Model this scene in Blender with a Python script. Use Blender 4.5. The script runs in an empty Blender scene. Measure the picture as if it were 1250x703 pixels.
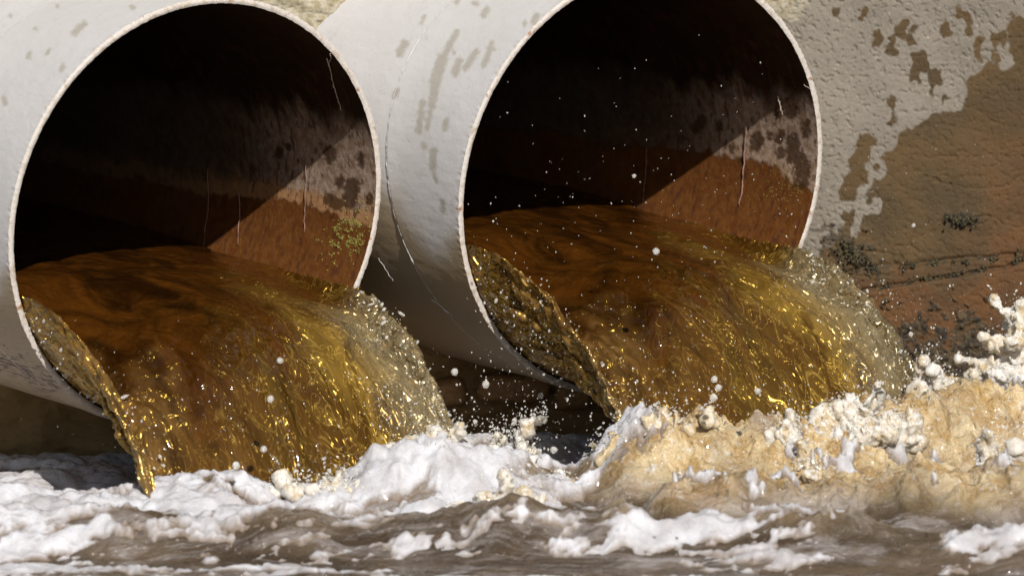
import bpy, math, random
import numpy as np
from mathutils import Vector
SC = bpy.context.scene
COL = SC.collection
rng = np.random.default_rng(7)
random.seed(7)

# ------------------------------------------------------------------ camera
K = 0.5 / 267.0          # metres per photograph pixel at the pipe mouths
D0 = 12.0                # distance of the camera from the pipe mouths
PH = math.radians(5.0)   # camera looks down by this much
UP = np.array([0, math.sin(PH), math.cos(PH)])
BACK = np.array([0, -math.cos(PH), math.sin(PH)])
RT = np.array([1.0, 0, 0])

cam_data = bpy.data.cameras.new("camera")
cam = bpy.data.objects.new("camera", cam_data)
COL.objects.link(cam)
cam.location = BACK * D0
cam.rotation_euler = (math.pi / 2 - PH, 0, 0)
cam_data.sensor_width = 36.0
cam_data.lens = 36.0 * D0 / (1250 * K)
cam_data.clip_start = 0.1
cam_data.clip_end = 2000
cam_data.dof.use_dof = True
cam_data.dof.focus_distance = D0 - 0.10
cam_data.dof.aperture_fstop = 3.6
SC.camera = cam

# ------------------------------------------------------------------ sky, sun, exposure
SUN_AZ, SUN_EL = math.radians(13), math.radians(36)
world = bpy.data.worlds.new("World")
SC.world = world
world.use_nodes = True
wn = world.node_tree.nodes
wn.clear()
sky = wn.new("ShaderNodeTexSky")
sky.sky_type = 'NISHITA'
sky.sun_disc = False
sky.sun_elevation = SUN_EL
bgn = wn.new("ShaderNodeBackground")
bgn.inputs[1].default_value = 0.065
wo = wn.new("ShaderNodeOutputWorld")
world.node_tree.links.new(sky.outputs[0], bgn.inputs[0])
world.node_tree.links.new(bgn.outputs[0], wo.inputs[0])
to_sun = Vector((math.sin(SUN_AZ) * math.cos(SUN_EL), -math.cos(SUN_AZ) * math.cos(SUN_EL), math.sin(SUN_EL)))
sky.sun_rotation = math.atan2(to_sun.x, to_sun.y)
sl = bpy.data.lights.new("sun", 'SUN')
sl.energy = 4.8
sl.angle = math.radians(0.5)
sl.color = (1.0, 0.955, 0.90)
so = bpy.data.objects.new("sun", sl)
so.rotation_euler = to_sun.to_track_quat('Z', 'Y').to_euler()
COL.objects.link(so)
SC.view_settings.view_transform = 'Standard'
SC.view_settings.look = 'None'
SC.view_settings.exposure = 0.0
SC.view_settings.gamma = 1.0
SC.cycles.max_bounces = 8
SC.cycles.use_denoising = True

# ------------------------------------------------------------------ placing
def P(px, py, Z=0.0):
    """photograph pixel at Z metres in front of the mouths -> world"""
    f = (D0 - Z) / D0
    return RT * ((px - 625) * K * f) + UP * ((351.5 - py) * K * f) + BACK * Z
def P_y(px, py, y):
    """photograph pixel on the vertical plane at world y"""
    o = BACK * D0
    v = P(px, py, 0) - o
    return o + v * ((y - o[1]) / v[1])
def P_z(px, py, z):
    """photograph pixel on the level plane at world z"""
    o = BACK * D0
    v = P(px, py, 0) - o
    return o + v * ((z - o[2]) / v[2])
def proj(p):
    X = p @ RT; Y = p @ UP; Z = p @ BACK
    f = D0 / (D0 - Z)
    return np.stack([625 + X * f / K, 351.5 - Y * f / K], -1)

# ------------------------------------------------------------------ numpy noise
_perm = rng.permutation(256)
_perm = np.concatenate([_perm, _perm, _perm])
_g = rng.normal(size=(256, 3)); _g /= np.linalg.norm(_g, axis=1)[:, None]
def perlin(x, y, z=0.0):
    x, y, z = np.broadcast_arrays(np.asarray(x, float), np.asarray(y, float), np.asarray(z, float))
    xi = np.floor(x).astype(int); yi = np.floor(y).astype(int); zi = np.floor(z).astype(int)
    xf = x - xi; yf = y - yi; zf = z - zi
    u = xf ** 3 * (xf * (xf * 6 - 15) + 10); v = yf ** 3 * (yf * (yf * 6 - 15) + 10); w = zf ** 3 * (zf * (zf * 6 - 15) + 10)
    out = 0
    for dx in (0, 1):
        wx = u if dx else 1 - u
        for dy in (0, 1):
            wy = v if dy else 1 - v
            for dz in (0, 1):
                wz = w if dz else 1 - w
                h = _perm[_perm[_perm[(xi + dx) & 255] + ((yi + dy) & 255)] + ((zi + dz) & 255)]
                g = _g[h]
                out = out + wx * wy * wz * (g[..., 0] * (xf - dx) + g[..., 1] * (yf - dy) + g[..., 2] * (zf - dz))
    return out * 1.5
def fbm(x, y, z=0.0, o=4, gain=.5, lac=2.03):
    t = 0; a = 1.0; f = 1.0
    for i in range(o):
        t = t + a * perlin(x * f + 17.3 * i, y * f + 5.1 * i, z * f + 9.7 * i)
        a *= gain; f *= lac
    return t
def ridged(x, y, z=0.0, o=4, gain=.55):
    t = 0; a = 1.0; f = 1.0
    for i in range(o):
        t = t + a * (1 - 2.2 * np.abs(perlin(x * f + 17.3 * i, y * f + 5.1 * i, z * f + 9.7 * i)))
        a *= gain; f *= 2.1
    return t
def billow(x, y, z=0.0, o=3, gain=.5):
    t = 0; a = 1.0; f = 1.0
    for i in range(o):
        t = t + a * (np.sqrt(np.abs(perlin(x * f + 7.3 * i, y * f + 3.1 * i, z * f + 2.7 * i)) + .02))
        a *= gain; f *= 2.1
    return t
def sstep(a, b, x):
    t = np.clip((x - a) / (b - a), 0, 1)
    return t * t * (3 - 2 * t)
def seg_dist(pp, a, b):
    a = np.array(a, float); b = np.array(b, float)
    ab = b - a; t = np.clip(((pp - a) @ ab) / max(ab @ ab, 1e-9), 0, 1)
    return np.linalg.norm(pp - (a + t[..., None] * ab), axis=-1), t

# ------------------------------------------------------------------ mesh helpers
def mesh_np(name, V, F, smooth=True, attrs=None):
    me = bpy.data.meshes.new(name)
    V = np.asarray(V, dtype=np.float32); F = np.asarray(F, dtype=np.int32)
    n = F.shape[1]
    me.vertices.add(len(V)); me.vertices.foreach_set("co", V.ravel())
    me.loops.add(F.size); me.loops.foreach_set("vertex_index", F.ravel())
    me.polygons.add(len(F))
    me.polygons.foreach_set("loop_start", np.arange(0, F.size, n, dtype=np.int32))
    me.polygons.foreach_set("loop_total", np.full(len(F), n, dtype=np.int32))
    me.update(calc_edges=True)
    if smooth:
        me.polygons.foreach_set("use_smooth", np.ones(len(F), dtype=bool))
    for k_, a in (attrs or {}).items():
        at = me.attributes.new(k_, 'FLOAT', 'POINT')
        at.data.foreach_set("value", np.asarray(a, dtype=np.float32).ravel())
    me.validate()
    return me
def link(name, me, mat=None, parent=None, label=None, cat=None, group=None, kind=None):
    o = bpy.data.objects.new(name, me)
    COL.objects.link(o)
    if mat is not None:
        me.materials.append(mat)
    if parent is not None:
        o.parent = parent
    for k_, v in (('label', label), ('category', cat), ('group', group), ('kind', kind)):
        if v: o[k_] = v
    return o
def empty(name, loc, label=None, cat=None, group=None, kind=None):
    o = bpy.data.objects.new(name, None)
    o.location = loc
    o.empty_display_size = .1
    COL.objects.link(o)
    for k_, v in (('label', label), ('category', cat), ('group', group), ('kind', kind)):
        if v: o[k_] = v
    return o
def grid_faces(nu, nv, closed_u=False, keep=None):
    i = np.arange(nu if closed_u else nu - 1); j = np.arange(nv - 1)
    I, J = np.meshgrid(i, j, indexing='ij')
    I2 = (I + 1) % nu
    F = np.stack([I * nv + J, I2 * nv + J, I2 * nv + J + 1, I * nv + J + 1], -1).reshape(-1, 4)
    if keep is not None:
        F = F[keep.ravel()]
    return F
def compact(V, F, attrs=None):
    used = np.unique(F); m = np.full(len(V), -1); m[used] = np.arange(len(used))
    return V[used], m[F], {k_: v[used] for k_, v in (attrs or {}).items()}
def ico(sub=1):
    import bmesh
    bm = bmesh.new(); bmesh.ops.create_icosphere(bm, subdivisions=sub, radius=1)
    V = np.array([v.co[:] for v in bm.verts]); F = np.array([[v.index for v in f.verts] for f in bm.faces])
    bm.free(); return V, F
ICO1, ICO2, ICO3 = ico(1), ico(2), ico(3)
def blobs(centers, radii, base=ICO1, stretch=None):
    """many little ellipsoids as one vertex/face array"""
    V0, F0 = base
    Vs = []; Fs = []
    for i, (c, r) in enumerate(zip(centers, radii)):
        v = V0 * r
        if stretch is not None and stretch[i] is not None:
            s = stretch[i]; L = np.linalg.norm(s)
            if L > 1e-6:
                u = s / L
                v = v + np.outer((v @ u) * (L - 1), u)
        Vs.append(v + c); Fs.append(F0 + i * len(V0))
    return np.concatenate(Vs), np.concatenate(Fs)
def remesh(V, F, voxel, smooth=2):
    """voxel-remesh a soup of closed shapes into one liquid-looking skin"""
    me = mesh_np("tmp", V, F)
    o = bpy.data.objects.new("tmp", me); COL.objects.link(o)
    m = o.modifiers.new("r", 'REMESH'); m.mode = 'VOXEL'; m.voxel_size = voxel; m.use_smooth_shade = True
    if smooth:
        s = o.modifiers.new("s", 'SMOOTH'); s.factor = .5; s.iterations = smooth
    dg = bpy.context.evaluated_depsgraph_get()
    e = o.evaluated_get(dg); em = e.to_mesh()
    n = len(em.vertices); co = np.empty(n * 3, np.float32); em.vertices.foreach_get("co", co)
    nf = len(em.polygons); lt = np.empty(nf, np.int32); em.polygons.foreach_get("loop_total", lt)
    li = np.empty(len(em.loops), np.int32); em.loops.foreach_get("vertex_index", li)
    nr = np.empty(n * 3, np.float32); em.vertex_normals.foreach_get("vector", nr)
    e.to_mesh_clear()
    bpy.data.objects.remove(o); bpy.data.meshes.remove(me)
    if not (lt == 4).all():
        st = np.concatenate([[0], np.cumsum(lt)[:-1]]); q = st[lt == 4]
        Fq = np.stack([li[q], li[q + 1], li[q + 2], li[q + 3]], -1)
    else:
        Fq = li.reshape(-1, 4)
    return co.reshape(-1, 3).astype(float), Fq, nr.reshape(-1, 3).astype(float)

# ------------------------------------------------------------------ node helpers
class NT:
    def __init__(s, name):
        s.m = bpy.data.materials.new(name); s.m.use_nodes = True
        s.t = s.m.node_tree; s.t.nodes.clear()
        s.out = s.n("ShaderNodeOutputMaterial")
    def n(s, typ, **kw):
        nd = s.t.nodes.new(typ)
        for k_, v in kw.items(): setattr(nd, k_, v)
        return nd
    def l(s, a, b): s.t.links.new(a, b)
    def set(s, sock, v):
        if isinstance(v, bpy.types.NodeSocket): s.l(v, sock)
        else:
            if isinstance(v, (tuple, list)) and len(v) == 3 and sock.type == 'RGBA': v = (*v, 1)
            sock.default_value = v
    def noise(s, scale, detail=4, rough=.5, dist=0, vec=None, stretch=None):
        nd = s.n("ShaderNodeTexNoise")
        nd.inputs['Scale'].default_value = scale; nd.inputs['Detail'].default_value = detail
        nd.inputs['Roughness'].default_value = rough; nd.inputs['Distortion'].default_value = dist
        s.l(s.coord(stretch) if vec is None else vec, nd.inputs['Vector'])
        return nd.outputs['Fac']
    def coord(s, stretch=None, rot=None):
        tc = s.n("ShaderNodeTexCoord").outputs['Object']
        if rot is not None:
            r = s.n("ShaderNodeMapping"); s.l(tc, r.inputs[0]); r.inputs['Rotation'].default_value = rot; tc = r.outputs[0]
        if stretch is None: return tc
        m = s.n("ShaderNodeMapping"); s.l(tc, m.inputs[0]); m.inputs['Scale'].default_value = stretch
        return m.outputs[0]
    def voro(s, scale, feature='F1', vec=None, stretch=None, rnd=1.0):
        nd = s.n("ShaderNodeTexVoronoi"); nd.feature = feature
        nd.inputs['Scale'].default_value = scale; nd.inputs['Randomness'].default_value = rnd
        s.l(s.coord(stretch) if vec is None else vec, nd.inputs['Vector'])
        return nd.outputs['Distance']
    def attr(s, name):
        a = s.n("ShaderNodeAttribute"); a.attribute_name = name; return a.outputs['Fac']
    def ramp(s, fac, a, b, lo=0.0, hi=1.0):
        nd = s.n("ShaderNodeMapRange"); nd.interpolation_type = 'SMOOTHSTEP'
        s.l(fac, nd.inputs[0])
        nd.inputs[1].default_value = a; nd.inputs[2].default_value = b
        nd.inputs[3].default_value = lo; nd.inputs[4].default_value = hi
        return nd.outputs[0]
    def mix(s, fac, a, b):
        nd = s.n("ShaderNodeMix"); nd.data_type = 'RGBA'
        s.set(nd.inputs[0], fac); s.set(nd.inputs[6], a); s.set(nd.inputs[7], b)
        return nd.outputs[2]
    def math(s, op, a, b=0.0):
        nd = s.n("ShaderNodeMath"); nd.operation = op
        s.set(nd.inputs[0], a); s.set(nd.inputs[1], b); return nd.outputs[0]
    def bump(s, h, strength=.5, dist=.005, normal=None):
        nd = s.n("ShaderNodeBump"); nd.inputs['Strength'].default_value = strength
        nd.inputs['Distance'].default_value = dist
        s.l(h, nd.inputs['Height'])
        if normal is not None: s.l(normal, nd.inputs['Normal'])
        return nd.outputs[0]
    def bsdf(s, **kw):
        b = s.n("ShaderNodeBsdfPrincipled")
        for k_, v in kw.items():
            s.set(b.inputs[k_.replace('_', ' ')], v)
        return b
    def done(s, sh):
        s.l(sh if isinstance(sh, bpy.types.NodeSocket) else sh.outputs[0], s.out.inputs[0]); return s.m

# ------------------------------------------------------------------ pipe frame
th, al = math.radians(36.5), math.radians(13)
D = math.sin(th) * math.cos(al) * RT - math.sin(th) * math.sin(al) * UP + math.cos(th) * BACK   # axis, towards the mouth
E1 = np.cross(D, [0, 0, 1]); E1 /= np.linalg.norm(E1)
if E1[0] < 0: E1 = -E1
E2 = np.cross(E1, D); E2 /= np.linalg.norm(E2)
if E2[2] < 0: E2 = -E2
PIPES = {
    'left': dict(c=P(243.1, 263.0, .34), m1=-.0086, m2=.0554, R=.4903, lev=-.176, tilt=-.018, g=1.9),
    'right': dict(c=P(786.5, 221.9), m1=.0194, m2=.0487, R=.5019, lev=-.152, tilt=-.030, g=1.30),
}
WALL_Y = .388
POOL = float(P_y(300, 572, WALL_Y)[2])

# ------------------------------------------------------------------ materials
def mat_pipe_outer():
    t = NT("painted_pipe")
    n1 = t.noise(2.2, 5, .6); n2 = t.noise(38, 5, .65)
    c = t.mix(t.ramp(n1, .3, .75), (.60, .585, .575), (.53, .515, .50))
    c = t.mix(t.ramp(n2, .55, .75, 0, .5), c, (.47, .445, .42))
    c = t.mix(t.attr('wet'), c, (.40, .375, .33))
    c = t.mix(t.attr('grime'), c, (.34, .255, .155))
    c = t.mix(t.attr('rust'), c, (.07, .03, .012))
    pit = t.ramp(t.voro(55), .05, .22)
    pits = t.math('MULTIPLY', pit, 1.0)
    h = t.math('ADD', t.math('MULTIPLY', t.noise(120, 4, .7), .5), t.math('MULTIPLY', t.noise(420, 2, .6), .18))
    h = t.math('ADD', h, t.math('MULTIPLY', pits, .25))
    r = t.mix(t.attr('wet'), (.58, .58, .58), (.3, .3, .3))
    b = t.bsdf(Base_Color=c, Roughness=r, Normal=t.bump(h, .55, .0025))
    return t.done(b)
def mat_rim():
    t = NT("cut_pipe_edge")
    n = t.noise(60, 5, .7)
    c = t.mix(t.ramp(n, .45, .75), (.60, .55, .50), (.40, .31, .21))
    c = t.mix(t.ramp(t.noise(25, 3, .6), .6, .72), c, (.30, .14, .06))
    return t.done(t.bsdf(Base_Color=c, Roughness=.7, Normal=t.bump(n, .8, .004)))
def mat_inner():
    t = NT("stained_shaded_pipe_lining")
    n1 = t.noise(9, 6, .65); n2 = t.noise(45, 5, .7)
    dark = t.mix(t.ramp(n1, .35, .7), (.016, .008, .004), (.034, .019, .008))  # lining coloured near black to deepen the shade inside the pipe
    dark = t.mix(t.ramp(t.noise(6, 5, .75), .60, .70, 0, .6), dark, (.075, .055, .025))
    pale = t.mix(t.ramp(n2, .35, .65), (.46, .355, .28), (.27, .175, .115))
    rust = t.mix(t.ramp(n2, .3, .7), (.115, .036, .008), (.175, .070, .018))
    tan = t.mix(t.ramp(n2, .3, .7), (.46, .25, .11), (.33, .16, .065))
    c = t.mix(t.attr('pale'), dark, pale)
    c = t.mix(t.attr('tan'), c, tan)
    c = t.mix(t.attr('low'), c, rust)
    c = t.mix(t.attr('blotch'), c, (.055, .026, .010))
    c = t.mix(t.attr('streak'), c, (.075, .028, .015))
    h = t.math('ADD', t.noise(90, 5, .7), t.math('MULTIPLY', t.noise(14, 3, .5), .6))
    b = t.bsdf(Base_Color=c, Roughness=.42, Normal=t.bump(h, .5, .004))
    return t.done(b)
def mat_wall():
    t = NT("weathered_concrete")
    n1 = t.noise(5, 6, .6); n2 = t.noise(60, 5, .7)
    dry = t.mix(t.ramp(n1, .35, .7), (.235, .205, .165), (.185, .160, .125))
    dry = t.mix(t.ramp(n2, .58, .72), dry, (.36, .32, .26))
    wet = t.mix(t.ramp(n1, .35, .65), (.050, .032, .010), (.092, .052, .014))
    oran = t.mix(t.ramp(t.noise(12, 5, .6), .35, .65), (.118, .048, .009), (.075, .034, .008))
    c = t.mix(t.attr('mortar'), dry, t.mix(t.ramp(n2, .4, .6), (.42, .38, .29), (.30, .25, .15)))
    c = t.mix(t.attr('wet'), c, t.mix(t.attr('iron'), wet, oran))
    moss = t.mix(t.ramp(t.noise(70, 4, .7), .4, .6), (.018, .012, .006), (.085, .055, .022))
    c = t.mix(t.attr('moss'), c, moss)
    c = t.mix(t.attr('shade'), c, t.mix(t.ramp(n1, .3, .7), (.30, .18, .07), (.42, .27, .11)))
    r = t.mix(t.attr('wet'), (.85, .85, .85), (.72, .72, .72))
    h = t.math('ADD', t.noise(150, 5, .75), t.math('MULTIPLY', t.noise(500, 2, .6), .3))
    return t.done(t.bsdf(Base_Color=c, Roughness=r, Normal=t.bump(h, .8, .004)))
def mat_moss():
    t = NT("dark_moss")
    c = t.mix(t.ramp(t.noise(120, 4, .7), .4, .65), (.016, .014, .006), (.10, .085, .035))
    return t.done(t.bsdf(Base_Color=c, Roughness=.8, Normal=t.bump(t.noise(400, 3, .7), .8, .003)))
def mat_algae():
    t = NT("yellow_algae")
    c = t.mix(t.ramp(t.noise(150, 4, .7), .4, .6), (.26, .21, .035), (.12, .11, .02))
    return t.done(t.bsdf(Base_Color=c, Roughness=.8))
def mat_plain(name, c, r=.7):
    t = NT(name)
    cc = t.mix(t.ramp(t.noise(80, 4, .6), .3, .7), c, tuple(x * .6 for x in c))
    return t.done(t.bsdf(Base_Color=cc, Roughness=r, Normal=t.bump(t.noise(200, 3, .6), .5, .002)))
def mat_stream():
    t = NT("tea_coloured_water")
    # flow-aligned coordinates: attributes carry position along and across the flow
    cb = t.n("ShaderNodeCombineXYZ")
    t.l(t.attr('fs'), cb.inputs[0]); t.l(t.attr('fu'), cb.inputs[1]); t.l(t.attr('fn'), cb.inputs[2])
    fv = cb.outputs[0]
    def fl(sx, sy, sz):
        m = t.n("ShaderNodeMapping"); t.l(fv, m.inputs[0]); m.inputs['Scale'].default_value = (sx, sy, sz); return m.outputs[0]
    thin = t.attr('thin'); edge = t.attr('edge'); rough = t.attr('rough')
    w1 = t.noise(1, 4, .55, 1.2, vec=fl(5, 9, 9))
    w2 = t.noise(1, 3, .5, 1.5, vec=fl(16, 26, 26))
    deep = t.mix(t.ramp(w1, .3, .7), (.016, .0052, .0008), (.064, .0205, .0024))
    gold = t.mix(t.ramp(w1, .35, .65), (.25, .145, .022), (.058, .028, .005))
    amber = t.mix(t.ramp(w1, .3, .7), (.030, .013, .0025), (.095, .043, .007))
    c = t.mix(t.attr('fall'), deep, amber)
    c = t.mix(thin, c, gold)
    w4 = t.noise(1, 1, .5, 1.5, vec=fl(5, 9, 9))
    glint = t.ramp(t.math('ABSOLUTE', t.math('SUBTRACT', w4, .5)), .012, .0)
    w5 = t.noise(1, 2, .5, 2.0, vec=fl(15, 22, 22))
    glint2 = t.ramp(t.math('ABSOLUTE', t.math('SUBTRACT', w5, .48)), .03, .0)
    c = t.mix(t.math('MULTIPLY', t.math('ADD', glint, glint2), t.math('ADD', t.math('MULTIPLY', thin, .60), t.math('ADD', t.math('MULTIPLY', t.attr('fall'), .08), .02))), c, (.46, .29, .06))  # bright gold lines painted in for sunlight refracted inside the water
    c = t.mix(edge, c, (.44, .37, .22))
    c = t.mix(t.attr('lip'), c, t.mix(t.ramp(w1, .3, .7), (.085, .042, .010), (.30, .17, .050)))  # shaded left side painted brighter, standing in for light shining through it
    h2 = t.noise(1, 2, .5, 1.0, vec=fl(45, 60, 60))
    hh = t.math('ADD', t.noise(1, 1, .4, 1.6, vec=fl(13, 20, 20)), t.math('MULTIPLY', t.math('MULTIPLY', h2, rough), .22))
    st = t.n("ShaderNodeMapRange"); t.l(rough, st.inputs[0]); st.inputs[3].default_value = .15; st.inputs[4].default_value = 1.0
    bn = t.n("ShaderNodeBump"); bn.inputs['Distance'].default_value = .022; t.l(hh, bn.inputs['Height']); t.l(st.outputs[0], bn.inputs['Strength'])
    body = t.bsdf(Base_Color=c, Roughness=.07, IOR=1.33, Normal=bn.outputs[0])
    # light thrown back out of the water by the folds behind the surface
    w3 = t.noise(1, 1, .4, 1.3, vec=fl(19, 26, 26))
    bi = t.n("ShaderNodeBump"); bi.inputs['Distance'].default_value = .06; bi.inputs['Strength'].default_value = 1.0; t.l(w3, bi.inputs['Height'])
    inner = t.n("ShaderNodeBsdfGlossy"); inner.inputs['Roughness'].default_value = .22
    t.set(inner.inputs['Color'], t.mix(edge, (.80, .52, .10), (1, .90, .66))); t.l(bi.outputs[0], inner.inputs['Normal'])
    mx = t.n("ShaderNodeMixShader")
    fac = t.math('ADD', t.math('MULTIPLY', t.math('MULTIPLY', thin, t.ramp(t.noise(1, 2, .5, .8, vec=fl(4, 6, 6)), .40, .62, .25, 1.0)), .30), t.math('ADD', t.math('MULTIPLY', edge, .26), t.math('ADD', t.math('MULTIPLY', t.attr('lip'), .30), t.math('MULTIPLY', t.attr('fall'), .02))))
    t.l(fac, mx.inputs[0]); t.l(body.outputs[0], mx.inputs[1]); t.l(inner.outputs[0], mx.inputs[2])
    # the thin water is partly clear
    gl = t.bsdf(Base_Color=(.95, .80, .48), Roughness=.02, IOR=1.33, Normal=bn.outputs[0], Transmission_Weight=1.0)
    m2 = t.n("ShaderNodeMixShader")
    t.l(t.math('ADD', t.math('MULTIPLY', edge, .62), t.math('ADD', t.math('MULTIPLY', thin, .18), t.math('MULTIPLY', t.attr('lip'), .0))), m2.inputs[0]); t.l(mx.outputs[0], m2.inputs[1]); t.l(gl.outputs[0], m2.inputs[2])
    return t.done(m2)
def mat_pool():
    t = NT("brown_river_water")
    n = t.noise(1, 5, .6, .6, stretch=(4, 11, 4))
    c = t.mix(t.ramp(n, .38, .62), (.052, .035, .020), (.115, .082, .052))
    c = t.mix(t.ramp(t.noise(1, 6, .7, .8, stretch=(3, 14, 3)), .46, .66, 0, .8), c, (.31, .28, .265))     # thin film of old foam
    fr = t.attr('froth')
    tan = t.mix(t.ramp(t.noise(12, 6, .7, .6), .38, .62), (.70, .56, .34), (.46, .30, .12))
    tan = t.mix(t.ramp(t.noise(48, 5, .7), .56, .66), tan, (.74, .68, .58))
    tan = t.mix(t.ramp(t.noise(5, 4, .6, .5), .52, .66, 0, .8), tan, (.34, .20, .065))
    c = t.mix(fr, c, tan)
    h = t.math('ADD', t.noise(1, 4, .6, .6, stretch=(22, 34, 30)), t.math('MULTIPLY', t.noise(85, 3, .6), .4))
    bs = t.n("ShaderNodeMapRange"); t.l(fr, bs.inputs[0]); bs.inputs[3].default_value = .55; bs.inputs[4].default_value = 1.0
    bn = t.n("ShaderNodeBump"); bn.inputs['Distance'].default_value = .030; t.l(h, bn.inputs['Height']); t.l(bs.outputs[0], bn.inputs['Strength'])
    b = t.bsdf(Base_Color=c, Roughness=.08, IOR=1.33, Normal=bn.outputs[0])
    t.l(t.math('MULTIPLY', fr, .5), b.inputs['Subsurface Weight'])
    b.inputs['Subsurface Radius'].default_value = (.03, .02, .010)
    b.inputs['Coat Weight'].default_value = .8; b.inputs['Coat Roughness'].default_value = .06; b.inputs['Coat IOR'].default_value = 1.33
    t.l(t.bump(t.ramp(t.voro(90), .0, .6), 1.0, .012), b.inputs['Coat Normal'])
    return t.done(b)
def mat_foam(name, c1, c2, rough=.35, edge=None, speck=None, bub=130, cd=.010):
    t = NT(name)
    c = t.mix(t.ramp(t.noise(9, 5, .6), .35, .65), c1, c2)
    if edge:
        c = t.mix(t.ramp(t.math('ADD', t.attr('dens'), t.math('MULTIPLY', t.noise(1, 5, .7, stretch=(26, 34, 30)), .7)), .45, 1.25), edge, c)
    if speck:
        c = t.mix(t.ramp(t.noise(30, 5, .7, .4), .50, .62), c, speck)
    h = t.math('ADD', t.math('MULTIPLY', t.ramp(t.voro(210), .0, .7), -.25), t.math('MULTIPLY', t.noise(75, 5, .65), .9))
    b = t.bsdf(Base_Color=c, Roughness=rough, Normal=t.bump(h, .5, .006), IOR=1.33)
    b.inputs['Subsurface Weight'].default_value = .6
    b.inputs['Subsurface Radius'].default_value = (.022, .019, .015)
    b.inputs['Subsurface Scale'].default_value = 1.0
    b.inputs['Coat Weight'].default_value = 1.0; b.inputs['Coat Roughness'].default_value = .05; b.inputs['Coat IOR'].default_value = 1.45
    t.l(t.bump(t.math('MULTIPLY', t.ramp(t.voro(bub), .0, .6), -1), 1.0, cd), b.inputs['Coat Normal'])
    return t.done(b)
def mat_drop():
    t = NT("clear_water_drops")
    g = t.bsdf(Base_Color=(.95, .93, .88), Roughness=.04, IOR=1.33, Transmission_Weight=.68)
    return t.done(g)
M = dict(outer=mat_pipe_outer(), rim=mat_rim(), inner=mat_inner(), wall=mat_wall(), moss=mat_moss(), algae=mat_algae(),
         root=mat_plain("pale_root", (.62, .52, .42)), stone=mat_plain("brown_stone", (.50, .28, .12)),
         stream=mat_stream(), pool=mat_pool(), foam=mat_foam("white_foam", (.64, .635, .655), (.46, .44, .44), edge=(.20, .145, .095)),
         splash=mat_foam("splashing_water", (.70, .67, .62), (.60, .53, .42), .12, speck=(.50, .39, .24), bub=80, cd=.014),
         cream=mat_foam("cream_splash", (.60, .50, .34), (.44, .32, .17), .12, speck=(.66, .62, .54), bub=80, cd=.014), drop=mat_drop())

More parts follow.
